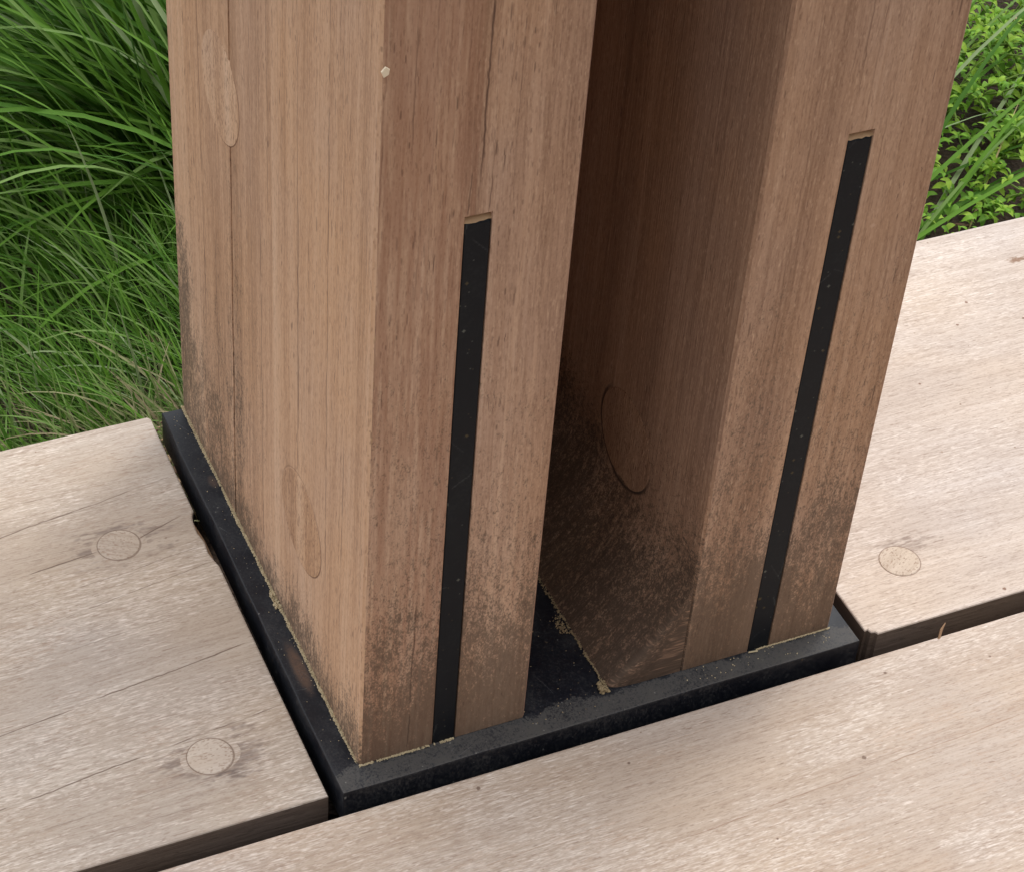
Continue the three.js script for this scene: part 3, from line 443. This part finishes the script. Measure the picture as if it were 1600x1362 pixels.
{ // small leaves close to the soil
  const gs = [[], [], []];
  for (let i = 0; i < 3000; i++) { const x = rr(0.5, 0.8), z = rr(-0.7, -0.275); if (fbm(x * 22, z * 22, 44, 2) < 0.34) continue; tmp.position.set(x, GY + rr(0.004, 0.026), z); tmp.rotation.set(rr(-0.5, 0.5), G() * 6.28, rr(-0.1, 0.6), 'YXZ'); tmp.scale.setScalar(rr(0.4, 0.9)); tmp.updateMatrix(); gs[Math.floor(G() * 3)].push(leafShape.clone().applyMatrix4(tmp.matrix)); }
  const t = thing('ground_cover', 'low mat of small green leaves close to the soil under the weeds', 'ground cover', null, 'stuff'); gs.forEach((g, i) => tag(part('leaves', mergeGeometries(g), LIME[(i + 1) % 4], t), null, null, null, 'stuff'));
}
{ // thin grass running across the weeds
  const t = thing('wild_grass_tuft', 'loose tuft of thin green grass blades slanting across the weeds right of the posts', 'grass'); t.position.set(0.47, GY, -0.36);
  const thin = [0, 1, 2, 3].map((i) => bladeGeo(0.26, 0.0032, 0.55 + 0.1 * i, 0.35 + 0.15 * i, 0.3, 8, 0.3));
  for (const [dx, dz, az, s, tilt, m] of [[0.0, 0.02, -0.1, 0.9, -0.25, 0], [0.0, 0.01, -0.25, 1.0, -0.1, 1], [0.01, -0.03, -0.35, 1.05, -0.15, 0], [0.02, -0.06, -0.3, 1.0, 0.0, 3], [0.04, -0.09, -0.5, 1, -0.1, 1], [0.05, -0.12, -0.2, 0.9, 0.1, 4], [0.0, 0.03, -0.05, 1.0, -0.35, 5], [0.03, -0.05, -0.7, 1.0, 0.05, 0], [0.06, -0.14, -0.4, 0.9, 0.1, 3], [0.02, 0.0, -0.55, 1, -0.2, 2], [0.05, -0.1, -0.05, 0.9, -0.2, 1], [0.0, -0.02, -0.15, 1, 0.1, 4]]) { for (let k = 0; k < 3; k++) { const b = part('blade', thin[Math.floor(G() * 4)], GREENS[k ? Math.floor(G() * 6) : m], t); setBlade(b, dx + (k ? rr(-0.01, 0.05) : 0), 0, dz + (k ? rr(-0.06, 0.05) : 0), az + (k ? rr(-0.5, 0.4) : 0), s * (k ? rr(0.5, 1) : 1), tilt + (k ? rr(-0.15, 0.15) : 0)); } }
  for (const [x, z, az, s, tilt, m, lab] of [[0.535, -0.335, -0.75, 0.42, -0.05, 0, 'pale dry straw standing slanted in the soil right of the posts'], [0.56, -0.31, 0.0, 0.6, -0.5, 1, 'dry brown straw lying by the back edge of the right board']]) { const b = part('dry_straw', thin[0], STRAW[m], scene); tag(b, lab, 'straw'); setBlade(b, x, GY + 0.005, z, az, s, tilt); }
}

// ---------------------------------------------------------------- crumbs, dust and litter
const crumbGeo = (seed) => { const g = new THREE.IcosahedronGeometry(1, 1), r = rng(seed), p = g.attributes.position, mem = {}; for (let i = 0; i < p.count; i++) { const k = [p.getX(i), p.getY(i), p.getZ(i)].map((v) => v.toFixed(2)).join(); const s = mem[k] ??= 0.55 + 0.75 * r(); p.setXYZ(i, p.getX(i) * s, p.getY(i) * s, p.getZ(i) * s); } g.computeVertexNormals(); return g; };
const CR = [1, 2, 3, 4].map(crumbGeo), dustMat = new THREE.MeshStandardMaterial({ color: 0xc2b190, roughness: 1 }), dustDark = new THREE.MeshStandardMaterial({ color: 0x9a8768, roughness: 1 });
function crumbs(label, spots, mat) { // spots: [x, y, z, size, flat]
  const gs = spots.map(([x, y, z, s, fl = 0.6]) => { tmp.position.set(x, y, z); tmp.rotation.set(G() * 6, G() * 6, G() * 6); tmp.scale.set(s, s * rr(0.5, 1), s * fl); tmp.updateMatrix(); return CR[Math.floor(G() * 4)].clone().applyMatrix4(tmp.matrix); });
  return tag(part('sawdust', mergeGeometries(gs), mat, scene), label, 'sawdust', null, 'stuff');
}
{
  const S = [];
  for (let i = 0; i < 5200; i++) { const t = G(), z = FZ + (BZ - FZ) * t, k = fbm(t * 26, 1.7, 8, 3); if (G() < k * 1.8 - 0.2) S.push([XL - rr(0.0, 0.0012) * (0.4 + k), rr(0.0001, 0.0008), z, rr(0.00015, 0.00045)]); }
  for (let i = 0; i < 110; i++) S.push([XL - 0.0008 + rr(-0.0018, 0.0006), rr(0.0002, 0.0016), -0.112 + rr(-0.006, 0.005), rr(0.0002, 0.0007)]);
  for (let i = 0; i < 700; i++) { const x = XL + G() * 0.056; if (fbm(x * 300, 5, 2, 2) + (x < 0.045 ? 0.2 : -0.05) > 0.5) S.push([x, rr(0.0001, 0.0006), FZ + rr(0, 0.0009), rr(0.00015, 0.00042)]); }
  for (let i = 0; i < 60; i++) S.push([rr(0.001, XL), 0.0001, rr(BZ, FZ), rr(0.00012, 0.0003)]);
  crumbs('pale sawdust line along the foot of the left post on the steel plate', S, dustMat);
}
{
  const S = [];
  for (let i = 0; i < 520; i++) { const x = XR + FW * (0.5 + 0.5 * G()); S.push([x, rr(0.0001, 0.0005), FZ + rr(0, 0.0005), rr(0.00015, 0.0004)]); }
  for (let i = 0; i < 40; i++) S.push([XR + rr(0.0, FW), 0.0001, FZ + rr(0.001, 0.009), rr(0.00012, 0.0004)]);
  crumbs('pale sawdust line along the front foot of the right post', S, dustMat);
}
{
  const S = [];
  for (let i = 0; i < 420; i++) { const z = rr(-0.1, FZ), k = fbm(z * 120, 6, 4, 2); S.push([0.1263 - rr(0, 0.0012) * k * 1.6, rr(0.0001, 0.001), z, rr(0.0002, 0.0005)]); }
  for (let i = 0; i < 130; i++) S.push([0.1245 + rr(-0.002, 0.0018), rr(0.0002, 0.0024), -0.0135 + rr(-0.0035, 0.002), rr(0.0003, 0.0008)]);
  for (let i = 0; i < 90; i++) S.push([0.1238 + rr(-0.003, 0.002), rr(0.0001, 0.001), -0.054 + rr(-0.006, 0.005), rr(0.0002, 0.0006)]);
  for (let i = 0; i < 60; i++) S.push([rr(0.087, 0.125), 0.0001, rr(-0.08, -0.005), rr(0.00012, 0.0004)]);
  crumbs('tan crumbs heaped on the plate in the dark gap between the two posts', S, dustDark);
}
{ // litter on the soil
  const gs = [[], []];
  for (let i = 0; i < 260; i++) { tmp.position.set(rr(-0.01, 0.03), GY + rr(0, 0.035) , rr(-0.30, -0.259)); tmp.rotation.set(rr(-0.5, 0.5), G() * 6.28, rr(-0.4, 0.4)); tmp.scale.set(rr(0.002, 0.009), rr(0.0005, 0.0012), rr(0.0006, 0.0018)); tmp.updateMatrix(); gs[G() < 0.6 ? 1 : 0].push(CR[Math.floor(G() * 4)].clone().applyMatrix4(tmp.matrix)); }
  for (let i = 0; i < 900; i++) { const left = G() < 0.5, x = left ? rr(-0.2, 0.3) : rr(0.45, 0.8), z = G() < 0.5 ? rr(-0.3, -0.262) : rr(-0.75, -0.262); tmp.position.set(x, GY + rr(-0.004, 0.012), z); tmp.rotation.set(rr(-0.4, 0.4), G() * 6.28, rr(-0.3, 0.3)); tmp.scale.set(rr(0.002, 0.011), rr(0.0006, 0.0014), rr(0.0008, 0.0022)); tmp.updateMatrix(); gs[G() < 0.4 ? 1 : 0].push(CR[Math.floor(G() * 4)].clone().applyMatrix4(tmp.matrix)); }
  tag(part('plant_litter', mergeGeometries(gs[0]), new THREE.MeshStandardMaterial({ color: 0x6d5443, roughness: 1 }), scene), 'brown bits of dry plant litter strewn on the soil behind the boards', 'litter', null, 'stuff');
  tag(part('plant_litter', mergeGeometries(gs[1]), new THREE.MeshStandardMaterial({ color: 0xb5997a, roughness: 1 }), scene), 'pale straw bits strewn on the soil behind the boards', 'litter', null, 'stuff');
}
{ // small single bits
  const chip = (name, label, cat, pts, th, mat, at, rot) => { const sh = new THREE.Shape(); pts.forEach(([x, y], i) => (i ? sh.lineTo(x, y) : sh.moveTo(x, y))); const g = new THREE.ExtrudeGeometry(sh, { depth: th, bevelEnabled: true, bevelThickness: th * 0.3, bevelSize: th * 0.3, bevelSegments: 1 }); const m = tag(part(name, g, mat, scene), label, cat); m.position.set(...at); m.rotation.set(...rot); return m; };
  const pale = new THREE.MeshStandardMaterial({ color: 0xe9d9bd, roughness: 0.9 }), torn = new THREE.MeshStandardMaterial({ color: 0x9a7a5e, roughness: 0.95 });
  chip('seed_husk', 'tiny cream seed husk stuck on the front edge of the left post', 'seed husk', [[0, 0], [0.0016, 0.0005], [0.0022, 0.0022], [0.0012, 0.0034], [-0.0004, 0.0022]], 0.0005, pale, [0.0124, 0.3345, FZ + 0.0003], [0, 0, 0.2]);
  chip('wood_splinter', 'torn brown wood splinter jammed between the left board and the steel plate', 'splinter', [[0, 0], [0.0016, 0.001], [0.0022, 0.012], [0.0012, 0.026], [0.0002, 0.017]], 0.0009, torn, [-0.0056, -0.0135, -0.158], [-Math.PI / 2 + 0.15, 0.35, 0.12]);
  chip('wood_splinter', 'thin brown splinter standing up on the back edge of the near board', 'splinter', [[0, 0], [0.0011, 0], [0.0018, 0.004], [0.0032, 0.0075], [0.0008, 0.0045]], 0.0004, torn, [0.2835, DY - 0.0003, 0.0066], [-0.5, 0.2, -0.3]);
  chip('straw_bit', 'short pale straw bit on the plate before the fin of the right post', 'straw', [[0, 0], [0.0042, -0.0011], [0.0045, -0.0006], [0.0006, 0.0004]], 0.0003, dustMat, [0.194, 0.0006, FZ + 0.0012], [-Math.PI / 2, 0, 0.1]);
}
renderer.render(scene, camera);
